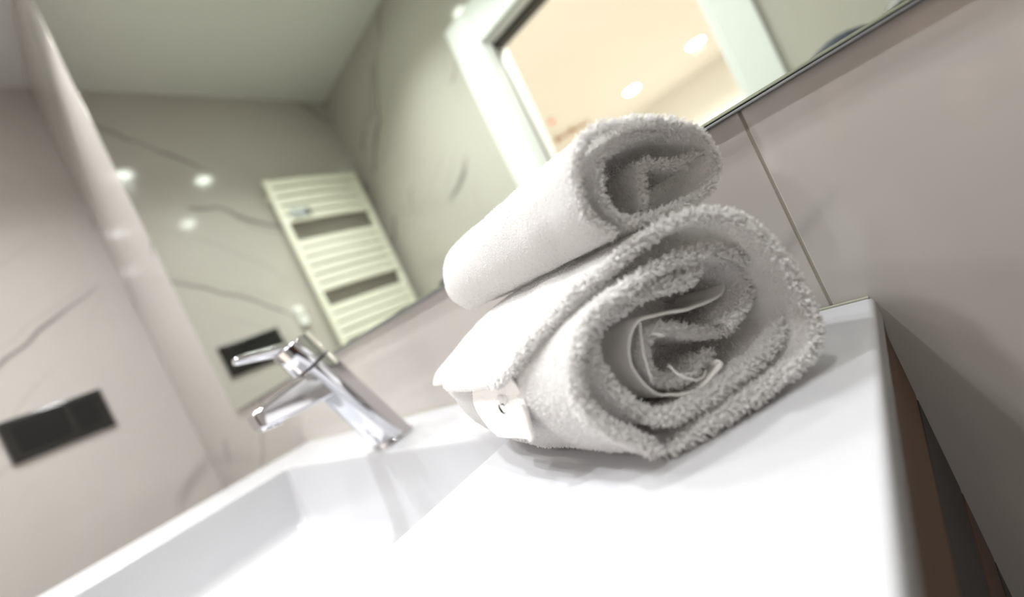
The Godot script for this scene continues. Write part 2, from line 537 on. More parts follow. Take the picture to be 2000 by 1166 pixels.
# ------------------------------------------------------------------ vanity with basin
func vanity() -> void:
	# one-piece top: slab with a sunk rectangular basin
	var t := thing("washbasin_top", "long white one-piece vanity top with a sunken rectangular basin", "washbasin", V(0, 0, 0))
	var x0 := 0.0
	var x1 := 1.0
	var z0 := 0.0
	var z1 := 0.47
	var th := 0.015
	var bx0 := 0.2127
	var bx1 := 0.7815
	var bz0 := 0.109
	var bz1 := 0.40
	var st := begin()
	# top surface round the basin, with a small radius at the outer edges
	var rad := 0.0035
	var ins := Vector3(0.5, -0.4, 0.2)
	var X := [x0 + rad, bx0, bx1, x1 - rad]
	var Z := [z0, bz0, bz1, z1 - rad]
	for i in 3:
		for k in 3:
			if i == 1 and k == 1:
				continue
			quad(st, Vector3(X[i], 0, Z[k]), Vector3(X[i + 1], 0, Z[k]), Vector3(X[i + 1], 0, Z[k + 1]), Vector3(X[i], 0, Z[k + 1]), ins)
	# rounded outer edge, then side, then underside
	var ring := []
	for s in 9:
		var a := PI / 2 * s / 6.0
		var off := rad * (1.0 - sin(minf(a, PI / 2))) if s <= 6 else 0.0
		var dn := rad * (1.0 - cos(minf(a, PI / 2))) if s <= 6 else (rad if s == 7 else th)
		if s == 7:
			dn = th - rad * 0.5
		if s == 8:
			off = rad * 0.5
		off = rad - rad * sin(a) if s <= 6 else off
		ring.append([Vector3(x0 + off, -dn, z0), Vector3(x1 - off, -dn, z0), Vector3(x1 - off, -dn, z1 - off), Vector3(x0 + off, -dn, z1 - off)])
	for s in 8:
		for k in 4:
			var k2 := (k + 1) % 4
			quad(st, ring[s][k], ring[s][k2], ring[s + 1][k2], ring[s + 1][k], Vector3(0.5, -0.007, 0.2))
	for i in 3:
		for k in 3:
			if i == 1 and k == 1:
				continue
			quad(st, Vector3(X[i], -th, Z[k]), Vector3(X[i + 1], -th, Z[k]), Vector3(X[i + 1], -th, Z[k + 1]), Vector3(X[i], -th, Z[k + 1]), Vector3(0.5, 0.1, 0.2))
	put("countertop", st.commit(), M.solid_surface, t)
	# basin: rim radius, sloped walls, rounded corners down to a gently falling floor
	var depth := 0.10
	var prof := [[0.0, 0.0], [0.0006, -0.0006], [0.0014, -0.0022], [0.0018, -0.005], [0.006, -0.04], [0.011, -0.078], [0.014, -0.088], [0.019, -0.0950], [0.027, -0.0985], [0.04, -0.100], [0.10, -0.1015], [0.142, -0.1025]]
	var pos := []
	for pr in prof:
		var row := PackedVector3Array()
		var o: float = pr[0]
		var cr := 0.004 + minf(o, 0.03) * 0.8
		var ax := bx0 + o
		var bx := bx1 - o
		var az := bz0 + o
		var bz := bz1 - o
		for c in [[bx - cr, bz - cr, 0.0], [ax + cr, bz - cr, PI / 2], [ax + cr, az + cr, PI], [bx - cr, az + cr, PI * 1.5]]:
			for k in 7:
				var a: float = c[2] + PI / 2 * k / 6.0
				row.append(Vector3(c[0] + cr * cos(a), pr[1], c[1] + cr * sin(a)))
		pos.append(row)
	var nr := grid_normals(pos, false, true, 1.0)
	for i in nr.size():
		for j in nr[i].size():
			var inward: Vector3 = Vector3((bx0 + bx1) / 2, 0.05, (bz0 + bz1) / 2) - pos[i][j]
			if nr[i][j].dot(inward) < 0:
				nr[i][j] = -nr[i][j]
	for j in nr[0].size():
		nr[0][j] = Vector3.UP
	st = begin()
	grid_into(st, pos, nr, false, true)
	var last: PackedVector3Array = pos[pos.size() - 1]
	var mid := Vector3((bx0 + bx1) / 2, -0.1026, (bz0 + bz1) / 2)
	for j in last.size():
		tri(st, mid, last[j], last[(j + 1) % last.size()], mid + Vector3(0, -1, 0))
	put("basin", st.commit(), M.solid_surface, t)
	st = begin()
	lathe(st, mid + Vector3(0, 0.0005, 0), Vector3.UP, [Vector2(0.034, 0.0), Vector2(0.034, 0.003), Vector2(0.031, 0.005), Vector2(0.024, 0.0045), Vector2(0.022, 0.002), Vector2(0.0001, 0.002)], 32)
	put("drain_ring", st.commit(), M.chrome, t)
	st = begin()
	lathe(st, mid + Vector3(0, 0.004, 0), Vector3.UP, [Vector2(0.02, 0.0), Vector2(0.02, 0.003), Vector2(0.017, 0.005), Vector2(0.0001, 0.006)], 28)
	put("drain_plug", st.commit(), M.chrome, t)
	# silicone bead along the wall
	st = begin()
	tube(st, [Vector3(0.002, 0.0002, 0.0008), Vector3(0.998, 0.0002, 0.0008)], [0.0012], 8)
	mat("sealant", Color(0.60, 0.60, 0.53), 0.5)
	put("sealant_bead", st.commit(), M.sealant, t)

	# wooden cabinet below
	var c := thing("vanity_cabinet", "brown wooden vanity cabinet of mixed light and dark boards under the white top", "cabinet", V(0, -0.52, 0))
	var side_tones := [[Color(0.40, 0.255, 0.075), Color(0.28, 0.165, 0.045)], [Color(0.11, 0.065, 0.03), Color(0.055, 0.032, 0.018)], [Color(0.36, 0.205, 0.06), Color(0.25, 0.135, 0.04)], [Color(0.12, 0.06, 0.04), Color(0.065, 0.036, 0.026)]]
	for i in 4:
		var wm := mat("wood_%d" % i, Color.WHITE, 0.42)
		wm.albedo_texture = wood(20 + i * 7, side_tones[i][0], side_tones[i][1])
		wm.uv1_triplanar = true
		wm.uv1_scale = Vector3(1.9, 7.0, 1.9)
		wm.uv1_offset = Vector3(0.1 * i, 0.37 * i, 0.2)
	var top := 0.52 - th
	put("carcass", box_mesh(Vector3(0.012, 0.0, 0.004), Vector3(0.986, 0.40, 0.44), 0.001), M.dark_gap, c)
	# side boards run front to back, edges slightly eased; uneven widths
	var ys := [top, top - 0.050, top - 0.112, top - 0.158, top - 0.22, top - 0.26, top - 0.335, top - 0.39, 0.0]
	for i in 8:
		put("board", box_mesh(Vector3(0.986, ys[i + 1] + 0.0006, 0.003), Vector3(0.9985, ys[i] - 0.0006, 0.455), 0.0012), M["wood_%d" % (i % 4)], c)
		put("board", box_mesh(Vector3(0.0015, ys[i + 1] + 0.0006, 0.003), Vector3(0.012, ys[i] - 0.0006, 0.455), 0.0012), M["wood_%d" % ((i + 1) % 4)], c)
	for k in 2:
		var dr := put("drawer", box_mesh(Vector3(0.013 + k * 0.4875, 0.002, 0.44), Vector3(0.4985 + k * 0.4875, top - 0.012, 0.456), 0.0015), M["wood_%d" % (k * 2)], c)
		st = begin()
		box(st, Vector3(0.16 + k * 0.4875, top - 0.035, 0.456), Vector3(0.36 + k * 0.4875, top - 0.025, 0.472), 0.002)
		put("handle", st.commit(), M.black_satin, dr)


func mirror() -> void:
	var x0 := -0.4291
	var x1 := 1.46
	var y0 := 0.1379
	var y1 := 1.45
	var t := thing("mirror", "large frameless wall mirror above the vanity reflecting the bathroom and doorway", "mirror", V(0, 0, 0))
	put("backing", box_mesh(Vector3(x0 + 0.003, y0 + 0.0006, 0.0003), Vector3(x1 - 0.003, y1 - 0.003, 0.0028), 0.0), M.dark_gap, t)
	put("mirror_glass", box_mesh(Vector3(x0 + 0.0012, y0 + 0.0030, 0.0029), Vector3(x1 - 0.0012, y1 - 0.0012, 0.0058), 0.0), M.silver, t)
	var st := begin()
	box(st, Vector3(x0, y0 + 0.0012, 0.003), Vector3(x1, y0 + 0.0030, 0.0060), 0.0004)
	box(st, Vector3(x0, y0 + 0.0030, 0.003), Vector3(x0 + 0.0012, y1, 0.0060), 0.0004)
	box(st, Vector3(x1 - 0.0012, y0 + 0.0030, 0.003), Vector3(x1, y1, 0.0060), 0.0004)
	box(st, Vector3(x0 + 0.0012, y1 - 0.0012, 0.003), Vector3(x1 - 0.0012, y1, 0.0060), 0.0004)
	put("polished_edge", st.commit(), M.glass_edge, t)
	st = begin()
	box(st, Vector3(x0 + 0.002, y0 - 0.0012, 0.0003), Vector3(x1 - 0.002, y0 + 0.0004, 0.0062), 0.0003)
	put("support_channel", st.commit(), M.aluminium, t)


# ------------------------------------------------------------------ chrome mixer tap
func tap() -> void:
	var bx := 0.526
	var t := thing("mixer_tap", "chrome single-lever basin mixer tap leaning over the basin", "tap", V(bx, 0, 0.0755))
	var ax := Vector3(0, 0.13, 0.0500).normalized()
	var st := begin()
	lathe(st, Vector3(0, 0.0, 0), Vector3.UP, [Vector2(0.0255, 0.0003), Vector2(0.0255, 0.003), Vector2(0.0245, 0.0042), Vector2(0.021, 0.0042)], 40)
	put("base_ring", st.commit(), M.chrome, t)
	st = begin()
	lathe(st, Vector3(0, 0.002, 0), ax, [Vector2(0.0226, -0.004), Vector2(0.0226, 0.02), Vector2(0.0224, 0.08), Vector2(0.0222, 0.1285), Vector2(0.0214, 0.1305), Vector2(0.0001, 0.1306)], 48)
	put("body", st.commit(), M.chrome, t)
	st = begin()
	# cartridge neck and cap
	lathe(st, ax * 0.1306, ax, [Vector2(0.018, 0.0), Vector2(0.018, 0.0035)], 40)
	put("neck", st.commit(), M.black_satin, t)
	st = begin()
	lathe(st, ax * 0.134, ax, [Vector2(0.0001, 0.0), Vector2(0.0225, 0.0), Vector2(0.0240, 0.0012), Vector2(0.0240, 0.0300), Vector2(0.0226, 0.0318), Vector2(0.0001, 0.0322)], 48)
	put("cap", st.commit(), M.chrome, t)
	# flat lever rising from the cap towards the basin
	st = begin()
	var sec := []
	for s in [[0.066, 0.151, 0.0105, 0.0075], [0.082, 0.1535, 0.0100, 0.0065], [0.100, 0.1560, 0.0092, 0.0055], [0.113, 0.1575, 0.0085, 0.0048], [0.1165, 0.1578, 0.0070, 0.0032]]:
		sec.append(oval(Vector3(0, s[1], s[0]), Vector3.RIGHT, Vector3(0, 1, -0.16).normalized(), s[2], s[3]))
	loft_smooth(st, sec)
	put("lever", st.commit(), M.chrome, t)
	# spout: wide flat block that thins towards its tip
	st = begin()
	sec = []
	for s in [[0.046, 0.1000, 0.0165, 0.0185], [0.062, 0.0985, 0.0165, 0.0170], [0.090, 0.0955, 0.0162, 0.0138], [0.112, 0.0932, 0.0158, 0.0110], [0.1225, 0.0922, 0.0154, 0.0097], [0.1245, 0.0920, 0.0140, 0.0082]]:
		sec.append(rounded(Vector3(0, s[1], s[0]), Vector3.RIGHT, Vector3(0, 1, 0.12).normalized(), s[2], s[3], 0.0035))
	loft_smooth(st, sec)
	put("spout", st.commit(), M.chrome, t)
	st = begin()
	lathe(st, Vector3(0, 0.0850, 0.111), Vector3(0, -1, 0.1), [Vector2(0.0112, -0.004), Vector2(0.0112, 0.0045), Vector2(0.0102, 0.0055), Vector2(0.0088, 0.0050), Vector2(0.0001, 0.0046)], 32)
	put("aerator", st.commit(), M.chrome, t)


func oval(c: Vector3, u: Vector3, w: Vector3, a: float, b: float) -> Array:
	var out := []
	for k in 24:
		var s := TAU * k / 24
		out.append(c + u * a * signf(cos(s)) * pow(absf(cos(s)), 0.7) + w * b * signf(sin(s)) * pow(absf(sin(s)), 0.7))
	return out


func rounded(c: Vector3, u: Vector3, w: Vector3, a: float, b: float, r: float) -> Array:
	var out := []
	r = minf(r, minf(a, b) * 0.9)
	for q in 4:
		for k in 6:
			var s := PI / 2 * (q + k / 5.0)
			var cx := (a - r) * (1.0 if q == 0 or q == 3 else -1.0)
			var cy := (b - r) * (1.0 if q < 2 else -1.0)
			out.append(c + u * (cx + r * cos(s)) + w * (cy + r * sin(s)))
	return out


func loft_smooth(st: SurfaceTool, sections: Array) -> void:
	var nr := grid_normals(sections, false, true, 1.0)
	for i in sections.size():
		var mid := Vector3.ZERO
		for p in sections[i]:
			mid += p / sections[i].size()
		for j in nr[i].size():
			if nr[i][j].dot(sections[i][j] - mid) < 0.0:
				nr[i][j] = -nr[i][j]
	grid_into(st, sections, nr, false, true)
	for e in [0, sections.size() - 1]:
		var s: Array = sections[e]
		var mid := Vector3.ZERO
		var other := Vector3.ZERO
		for p in s:
			mid += p / s.size()
		for p in sections[1 if e == 0 else e - 1]:
			other += p / s.size()
		for k in s.size():
			tri(st, mid, s[k], s[(k + 1) % s.size()], other)


# ------------------------------------------------------------------ left wall: flush plate and fittings
func wall_fittings() -> void:
	var y0 := 0.2998
	var y1 := 0.4456
	var z0 := 0.1974
	var z1 := 0.4519
	var t := thing("flush_plate", "black rectangular toilet flush plate with two push buttons on the left wall", "flush plate", V(LEFT, y0, z0))
	var h := y1 - y0
	var w := z1 - z0
	var st := begin()
	var sec := []
	var mid := Vector3(0, h / 2, w / 2)
	for k in 8:
		var a := PI / 2 * k / 7.0
		var inset := 0.007 * (1.0 - cos(a))
		sec.append(rounded(mid + Vector3(0.004 + 0.010 * sin(a), 0, 0), Vector3(0, 0, 1), Vector3.UP, w / 2 - inset, h / 2 - inset, 0.006))
	loft_smooth(st, sec)
	put("plate", st.commit(), M.black_gloss, t)
	for k in 2:
		var a := 0.030 if k == 0 else 0.105
		var b := 0.085 if k == 0 else w - 0.028
		var bt := put("push_button", box_mesh(Vector3(0.0125, 0.026, a), Vector3(0.0165, h - 0.022, b), 0.0015), M.black_satin, t)
		put("button_rim", box_mesh(Vector3(0.0120, 0.023, a - 0.003), Vector3(0.0136, h - 0.019, b + 0.003), 0.0006), M.black_satin, bt)
	put("wall_trim", box_mesh(Vector3(0.0, -0.002, -0.003), Vector3(0.006, h + 0.002, w + 0.004), 0.001), M.chrome, t)
	# small white rounded control beside the radiator
	var c := thing("wall_control", "small white rounded control box on the wall beside the radiator foot", "control", V(LEFT, 0.40, 0.575))
	st = begin()
	loft_smooth(st, [rounded(Vector3(0.0, 0.055, 0), Vector3(0, 0, 1), Vector3.UP, 0.024, 0.055, 0.018), rounded(Vector3(0.020, 0.055, 0), Vector3(0, 0, 1), Vector3.UP, 0.024, 0.055, 0.018), rounded(Vector3(0.030, 0.055, 0), Vector3(0, 0, 1), Vector3.UP, 0.018, 0.048, 0.014)])
	put("housing", st.commit(), M.white_paint, c)
	st = begin()
	lathe(st, Vector3(0.029, 0.075, 0), Vector3.RIGHT, [Vector2(0.012, 0.0), Vector2(0.011, 0.008), Vector2(0.0001, 0.009)], 20, Vector2.ONE, Vector3.UP)
	put("dial", st.commit(), M.enamel, c)


# ------------------------------------------------------------------ towel radiator
func radiator() -> void:
	var z0 := 0.6905
	var z1 := 1.188
	var top := 1.166
	var t := thing("towel_radiator", "white ladder towel radiator with three groups of flat bars on the left wall", "radiator", V(LEFT, 0, 0))
	for z in [z0, z1]:
		var st := begin()
		var s := []
		for y in [0.04, 0.043, top - 0.003, top]:
			var k := 0.8 if y < 0.042 or y > top - 0.001 else 1.0
			s.append(rounded(Vector3(0.055, y, z), Vector3.RIGHT, Vector3(0, 0, 1), 0.017 * k, 0.0165 * k, 0.012))
		loft_smooth(st, s)
		put("upright", st.commit(), M.enamel, t)
		for y in [0.16, top - 0.08]:
			st = begin()
			lathe(st, Vector3(0.0015, y, z), Vector3.RIGHT, [Vector2(0.018, 0.0), Vector2(0.018, 0.006), Vector2(0.010, 0.010), Vector2(0.010, 0.048)], 20, Vector2.ONE, Vector3.UP)
			put("wall_bracket", st.commit(), M.enamel, t)
	var ys := [1.138, 1.088, 1.038, 0.988, 0.938, 0.797, 0.747, 0.697, 0.647, 0.597, 0.549, 0.427, 0.377, 0.327, 0.277, 0.227, 0.177, 0.127]
	var st2 := begin()
	var s2 := []
	for k in 9:
		var f := k / 8.0
		var z := lerpf(z0, z1, f)
		s2.append(rounded(Vector3(0.066 + 0.016 * sin(PI * f), 0, z), Vector3.RIGHT, Vector3.UP, 0.008, 0.0195, 0.007))
	loft_smooth(st2, s2)
	var bar := st2.commit()
	for y in ys:
		put("bar", bar, M.enamel, t, Vector3(0, y, 0))
	st2 = begin()
	lathe(st2, Vector3(0.055, 0.04, z0), Vector3.DOWN, [Vector2(0.013, 0.0), Vector2(0.013, 0.03), Vector2(0.019, 0.034), Vector2(0.019, 0.075), Vector2(0.015, 0.08), Vector2(0.0001, 0.08)], 24)
	put("valve", st2.commit(), M.enamel, t)
	# clip-on silver label plate on the upper bars
	var b := thing("radiator_clip", "small silver clip hooked over the upper radiator bars", "clip", V(LEFT + 0.0865, 0.94, 0.725))
	put("clip_plate", box_mesh(Vector3(0, 0.0, 0.0), Vector3(0.006, 0.045, 0.075), 0.002), M.badge, b)
	put("clip_end", box_mesh(Vector3(0, 0.002, 0.075), Vector3(0.010, 0.043, 0.100), 0.003), M.aluminium, b)


# ------------------------------------------------------------------ rolled towels
const AX := Vector3(-0.975044, 0.000000, -0.222010)       # both rolls run this way, away from their open ends

# Catmull-Rom through rows of [x, y, z, reach of the cloth along the roll]
func resample(rows: Array, step: float) -> Array:
	var out := []
	var n := rows.size()
	for i in n - 1:
		var p := []
		for k in [-1, 0, 1, 2]:
			var r: Array = rows[clampi(i + k, 0, n - 1)]
			p.append(Vector4(r[0], r[1], r[2], r[3]))
		var d: Vector4 = p[2] - p[1]
		var m := maxi(1, int(ceil(Vector3(d.x, d.y, d.z).length() / step)))
		for j in m:
			var t := float(j) / m
			out.append(0.5 * (2.0 * p[1] + (p[2] - p[0]) * t + (2.0 * p[0] - 5.0 * p[1] + 4.0 * p[2] - p[3]) * t * t + (3.0 * p[1] - p[0] - 3.0 * p[2] + p[3]) * t * t * t))
	var e: Array = rows[n - 1]
	out.append(Vector4(e[0], e[1], e[2], e[3]))
	return out


# A length of cloth that stands on its front edge line and runs back along AX, with a rounded front fold.
# shape: how the roll narrows at its far end.  Returns {pos, nrm, front, cap0, cap1}
func cloth(rows: Array, thick: float, shape: Dictionary, bumps: FastNoiseLite, amp: float, back_steps := 14) -> Dictionary:
	var c := resample(rows, 0.0022)
	var n := c.size()
	var r := thick / 2.0
	var prof := []      # [side, back 0..1 or angle]
	for k in back_steps:
		prof.append([1.0, 1.0 - float(k) / back_steps])
	var caps := 9
	for k in caps:
		prof.append([0.0, PI / 2 - PI * k / (caps - 1)])
	for k in back_steps:
		prof.append([-1.0, float(k + 1) / back_steps])
	var pos := []
	var side := Vector3.ZERO
	for i in n:
		var p := Vector3(c[i].x, c[i].y, c[i].z)
		var tg: Vector4 = c[mini(i + 1, n - 1)] - c[maxi(i - 1, 0)]
		var tan := Vector3(tg.x, tg.y, tg.z)
		tan = (tan - AX * tan.dot(AX)).normalized()
		var nn := tan.cross(AX).normalized()
		if side != Vector3.ZERO and side.dot(nn) < -0.5:
			nn = -nn
		side = nn
		var ends := minf(1.0, minf(i, n - 1 - i) / 3.0 + 0.35)     # rounded ends of the strip
		var row := PackedVector3Array()
		for q in prof:
			var v: Vector3
			var back := 0.0
			if q[0] == 0.0:
				v = p + AX * (r - r * cos(q[1])) + nn * (r * sin(q[1]) * ends)
			else:
				back = r + (maxf(c[i].w, r * 1.2) - r) * pow(q[1], 1.5)
				v = p + AX * back + nn * (r * q[0] * ends)
			var b := bumps.get_noise_3dv(v * 1000.0) * amp
			v += nn * b + Vector3.UP * bumps.get_noise_3dv(v * 600.0 + Vector3(500, 0, 0)) * amp * 0.5
			row.append(narrowed(v, shape))
		pos.append(row)
	var nrm := grid_normals(pos, false, false, 1.0)
	# make normals point away from the sheet's middle
	for i in n:
		for j in prof.size():
			var opp: Vector3 = pos[i][prof.size() - 1 - j]
			var d: Vector3 = pos[i][j] - opp
			if prof[j][0] == 0.0:
				var mid: Vector3 = (pos[i][back_steps] + pos[i][back_steps + caps - 1]) / 2.0 + AX * r
				d = pos[i][j] - mid
			if nrm[i][j].dot(d) < 0.0:
				nrm[i][j] = -nrm[i][j]
	return {"pos": pos, "nrm": nrm, "back_steps": back_steps, "caps": caps}


func narrowed(v: Vector3, s: Dictionary) -> Vector3:
	var w: float = (v - s.mid).dot(AX)
	var t := smoothstep(s.from, s.to, w)
	if t > 0.0:
		var c: Vector3 = s.mid + AX * w + Vector3(0, s.lift * t, 0)
		v = c + (v - s.mid - AX * w) * (1.0 - s.amount * t * t)
	v.z = maxf(v.z, 0.006)
	v.y = maxf(v.y, s.floor)
	return v


# terry loops on the cloth: chance per square metre on the fold and on both faces
func loops_on(cl: Dictionary, out: Array, per_cap: float, per_a: float, reach_a: float, per_b: float, reach_b: float, size: float, size_side: float, from := 0.0, to := 1.0) -> void:
	var pos: Array = cl.pos
	var nrm: Array = cl.nrm
	var n := pos.size()
	var m: int = pos[0].size()
	var bs: int = cl.back_steps
	for i in range(int(from * (n - 1)), int(to * (n - 1))):
		var front: Vector3 = pos[i][bs + cl.caps / 2]
		for j in m - 1:
			var a: Vector3 = pos[i][j]
			var b: Vector3 = pos[i + 1][j]
			var c: Vector3 = pos[i][j + 1]
			var d: Vector3 = pos[i + 1][j + 1]
			var area := (b - a).cross(c - a).length() * 0.5 + (b - d).cross(c - d).length() * 0.5
			var per := per_cap
			var far := (a - front).dot(AX)
			if j < bs:
				per = per_a if far < reach_a else 0.0
			elif j >= bs + cl.caps - 1:
				per = per_b if far < reach_b else 0.0
			var mix_in := 1.0
			if per != per_cap and per > 0.0:
				mix_in = 1.0 - smoothstep(0.002, 0.011, far)
				per = lerpf(per, per_cap * 0.8, mix_in)
			var want := area * per
			var count := int(want) + (1 if rng.randf() < want - int(want) else 0)
			for k in count:
				var u := rng.randf()
				var v := rng.randf()
				var p := a.lerp(b, u).lerp(c.lerp(d, u), v)
				var nn: Vector3 = (nrm[i][j].lerp(nrm[i + 1][j], u).lerp(nrm[i][j + 1].lerp(nrm[i + 1][j + 1], u), v)).normalized()
				var lean := Vector3(rng.randfn(), rng.randfn() - 0.25, rng.randfn()) * lerpf(0.55, 0.36, mix_in) - AX * lerpf(0.2, 0.45, mix_in)
				var y := (nn + lean - nn * lean.dot(nn)).normalized()
				var x := y.cross(Vector3(rng.randfn(), rng.randfn(), rng.randfn())).normalized()
				var z := x.cross(y)
				var fat := lerpf(0.55, 0.36, mix_in)
				var s := (size if per == per_cap else lerpf(size_side, size * 0.62, mix_in)) * rng.randf_range(0.75, 1.25)
				out.append(Transform3D(Basis(x * s * fat, y * s, z * s * fat), p - nn * 0.0006))


func loop_mesh() -> ArrayMesh:
	var st := begin()
	var pts := []
	for k in 9:
		var t := TAU * (k - 0.0) / 8.0
		pts.append(Vector3(0.40 * sin(t) * sin(t / 2.0), 0.5 - 0.5 * cos(t), 0.16 * sin(t)))
	tube(st, pts, [0.15, 0.17, 0.20, 0.21, 0.21, 0.21, 0.20, 0.17, 0.15], 5, false)
	return st.commit()


func pile(parent: Node3D, where: Array, lp: Mesh) -> void:
	var mm := MultiMesh.new()
	mm.transform_format = MultiMesh.TRANSFORM_3D
	mm.mesh = lp
	mm.instance_count = where.size()
	for i in where.size():
		mm.set_instance_transform(i, where[i])
	var o := MultiMeshInstance3D.new()
	o.name = "terry_loops"
	o.multimesh = mm
	o.material_override = M.loops
	o.set_meta("kind", "stuff")
	parent.add_child(o, true)


func towels() -> void:
	var lp := loop_mesh()
	var bumps := noise(0.035, 11, 2)
	# ---- larger towel lying on the vanity top
	var t := thing("rolled_towel", "large rolled white terry towel lying on the vanity top under a smaller roll", "towel", V(0, 0, 0), "rolled white towels")
	var low := {"mid": Vector3(0.947629, 0.043529, 0.130578), "from": 0.10, "to": 0.215, "amount": 0.42, "lift": 0.004, "floor": 0.0032}
	var wrap := cloth([[0.8558, 0.0551, 0.1734, 0.149], [0.8656, 0.0587, 0.1738, 0.158], [0.8755, 0.0619, 0.1743, 0.167], [0.8919, 0.0707, 0.17, 0.179], [0.9039, 0.0774, 0.162, 0.185], [0.9155, 0.0832, 0.1516, 0.189], [0.9266, 0.0866, 0.1418, 0.193], [0.9397, 0.0913, 0.1324, 0.199], [0.9508, 0.0929, 0.1225, 0.203], [0.9596, 0.0926, 0.1128, 0.205], [0.9678, 0.0891, 0.1039, 0.207], [0.975, 0.0819, 0.0967, 0.209], [0.9801, 0.0714, 0.0924, 0.211], [0.9834, 0.0582, 0.0908, 0.213], [0.9848, 0.043, 0.0887, 0.213], [0.9849, 0.0278, 0.0885, 0.213], [0.9835, 0.0184, 0.0907, 0.213], [0.9793, 0.0116, 0.0952, 0.212], [0.9728, 0.0081, 0.1032, 0.211], [0.964, 0.0069, 0.1146, 0.21], [0.9538, 0.006, 0.128, 0.209], [0.9418, 0.0047, 0.1425, 0.207], [0.9325, 0.003, 0.1531, 0.205], [0.9264, 0.0037, 0.1605, 0.204]], 0.0058, low, bumps, 0.0012, 26)
	put("outer_wrap", grid(wrap.pos, wrap.nrm), M.terry, t)
	var coil := cloth([[0.9238, 0.0062, 0.1626, 0.188], [0.9201, 0.0143, 0.1681, 0.188], [0.9158, 0.024, 0.1745, 0.188], [0.9129, 0.034, 0.1787, 0.188], [0.9118, 0.0437, 0.1805, 0.188], [0.9128, 0.0532, 0.1789, 0.188], [0.9157, 0.0611, 0.1747, 0.188], [0.9197, 0.0671, 0.1687, 0.188], [0.9252, 0.0716, 0.1606, 0.188], [0.9322, 0.0749, 0.1501, 0.188], [0.9393, 0.0765, 0.1362, 0.186], [0.9473, 0.0768, 0.1244, 0.186], [0.9555, 0.0749, 0.1122, 0.186], [0.9632, 0.0704, 0.1008, 0.186], [0.9697, 0.0635, 0.0911, 0.186], [0.9744, 0.0549, 0.0842, 0.186], [0.9764, 0.0449, 0.0812, 0.075], [0.9758, 0.0349, 0.0821, 0.075], [0.9726, 0.0266, 0.0868, 0.075], [0.9689, 0.0211, 0.0924, 0.075], [0.9646, 0.018, 0.1003, 0.075], [0.9585, 0.015, 0.1094, 0.075], [0.9516, 0.0135, 0.1197, 0.075], [0.9445, 0.013, 0.1302, 0.075], [0.9379, 0.0137, 0.1399, 0.075], [0.9318, 0.0151, 0.149, 0.075], [0.9276, 0.0177, 0.1554, 0.075], [0.9223, 0.0231, 0.1582, 0.075], [0.9191, 0.0332, 0.1629, 0.075], [0.9171, 0.043, 0.1658, 0.075], [0.9164, 0.0516, 0.167, 0.075], [0.917, 0.0589, 0.166, 0.075], [0.9196, 0.0646, 0.1622, 0.075], [0.9236, 0.068, 0.1562, 0.075], [0.929, 0.0694, 0.1482, 0.075], [0.9345, 0.0698, 0.1401, 0.075], [0.9401, 0.069, 0.1317, 0.075], [0.9455, 0.0672, 0.1237, 0.075], [0.9505, 0.0656, 0.1163, 0.075], [0.9545, 0.0673, 0.1103, 0.075]], 0.0058, low, bumps, 0.0011, 22)
	put("inner_coil", grid(coil.pos, coil.nrm), M.terry, t)
	var ring := cloth([[0.95, 0.073, 0.1104, 0.05], [0.9558, 0.071, 0.1017, 0.05], [0.961, 0.0666, 0.0941, 0.05], [0.9647, 0.0595, 0.0886, 0.05], [0.9656, 0.052, 0.0872, 0.05], [0.9641, 0.046, 0.0895, 0.05], [0.9607, 0.0415, 0.0944, 0.05], [0.9567, 0.0383, 0.1004, 0.05], [0.9526, 0.037, 0.1065, 0.05]], 0.0054, low, bumps, 0.001, 12)
	put("inner_fold", grid(ring.pos, ring.nrm), M.terry, t)
	var core := cloth([[0.9527, 0.0319, 0.0964, 0.035], [0.9472, 0.0351, 0.1061, 0.035], [0.9425, 0.0387, 0.1131, 0.035], [0.9382, 0.0431, 0.1195, 0.035], [0.9341, 0.048, 0.1256, 0.035], [0.9303, 0.0501, 0.1313, 0.035], [0.9274, 0.0484, 0.1356, 0.035], [0.9252, 0.0445, 0.1389, 0.035], [0.9246, 0.0378, 0.1414, 0.035], [0.9253, 0.031, 0.1403, 0.035], [0.9279, 0.0261, 0.1366, 0.035], [0.932, 0.0243, 0.1304, 0.035], [0.9359, 0.0244, 0.123, 0.035], [0.9401, 0.0253, 0.115, 0.035], [0.9428, 0.0254, 0.1094, 0.035]], 0.0050, low, bumps, 0.001, 12)
	put("inner_fold", grid(core.pos, core.nrm), M.terry, t)
	var hem := cloth([[0.9543, 0.0524, 0.0873, 0.03], [0.9537, 0.0493, 0.0915, 0.03], [0.9521, 0.0489, 0.0973, 0.03], [0.9487, 0.049, 0.104, 0.03], [0.944, 0.0514, 0.1126, 0.03], [0.9395, 0.0539, 0.121, 0.03], [0.9346, 0.057, 0.1298, 0.03], [0.9305, 0.0588, 0.136, 0.03], [0.927, 0.0575, 0.1395, 0.03], [0.9238, 0.0533, 0.1425, 0.03], [0.9218, 0.0478, 0.1456, 0.03], [0.9213, 0.0417, 0.148, 0.03], [0.9221, 0.0354, 0.1485, 0.03], [0.9234, 0.029, 0.1465, 0.03], [0.9257, 0.0235, 0.1431, 0.03], [0.9291, 0.0192, 0.1381, 0.03], [0.9333, 0.0161, 0.1302, 0.03], [0.9376, 0.0163, 0.1238, 0.03], [0.9407, 0.0172, 0.1192, 0.03], [0.9447, 0.0186, 0.1149, 0.03], [0.9458, 0.0209, 0.1133, 0.03], [0.9444, 0.0231, 0.1137, 0.03], [0.9423, 0.022, 0.1151, 0.03]], 0.0016, low, noise(0.05, 31, 2), 0.0012, 12)
	var h := put("woven_hem", grid(hem.pos, hem.nrm), M.woven, t)
	h.set_meta("label", "smooth flat-woven border curled inside the roll")
	var where := []
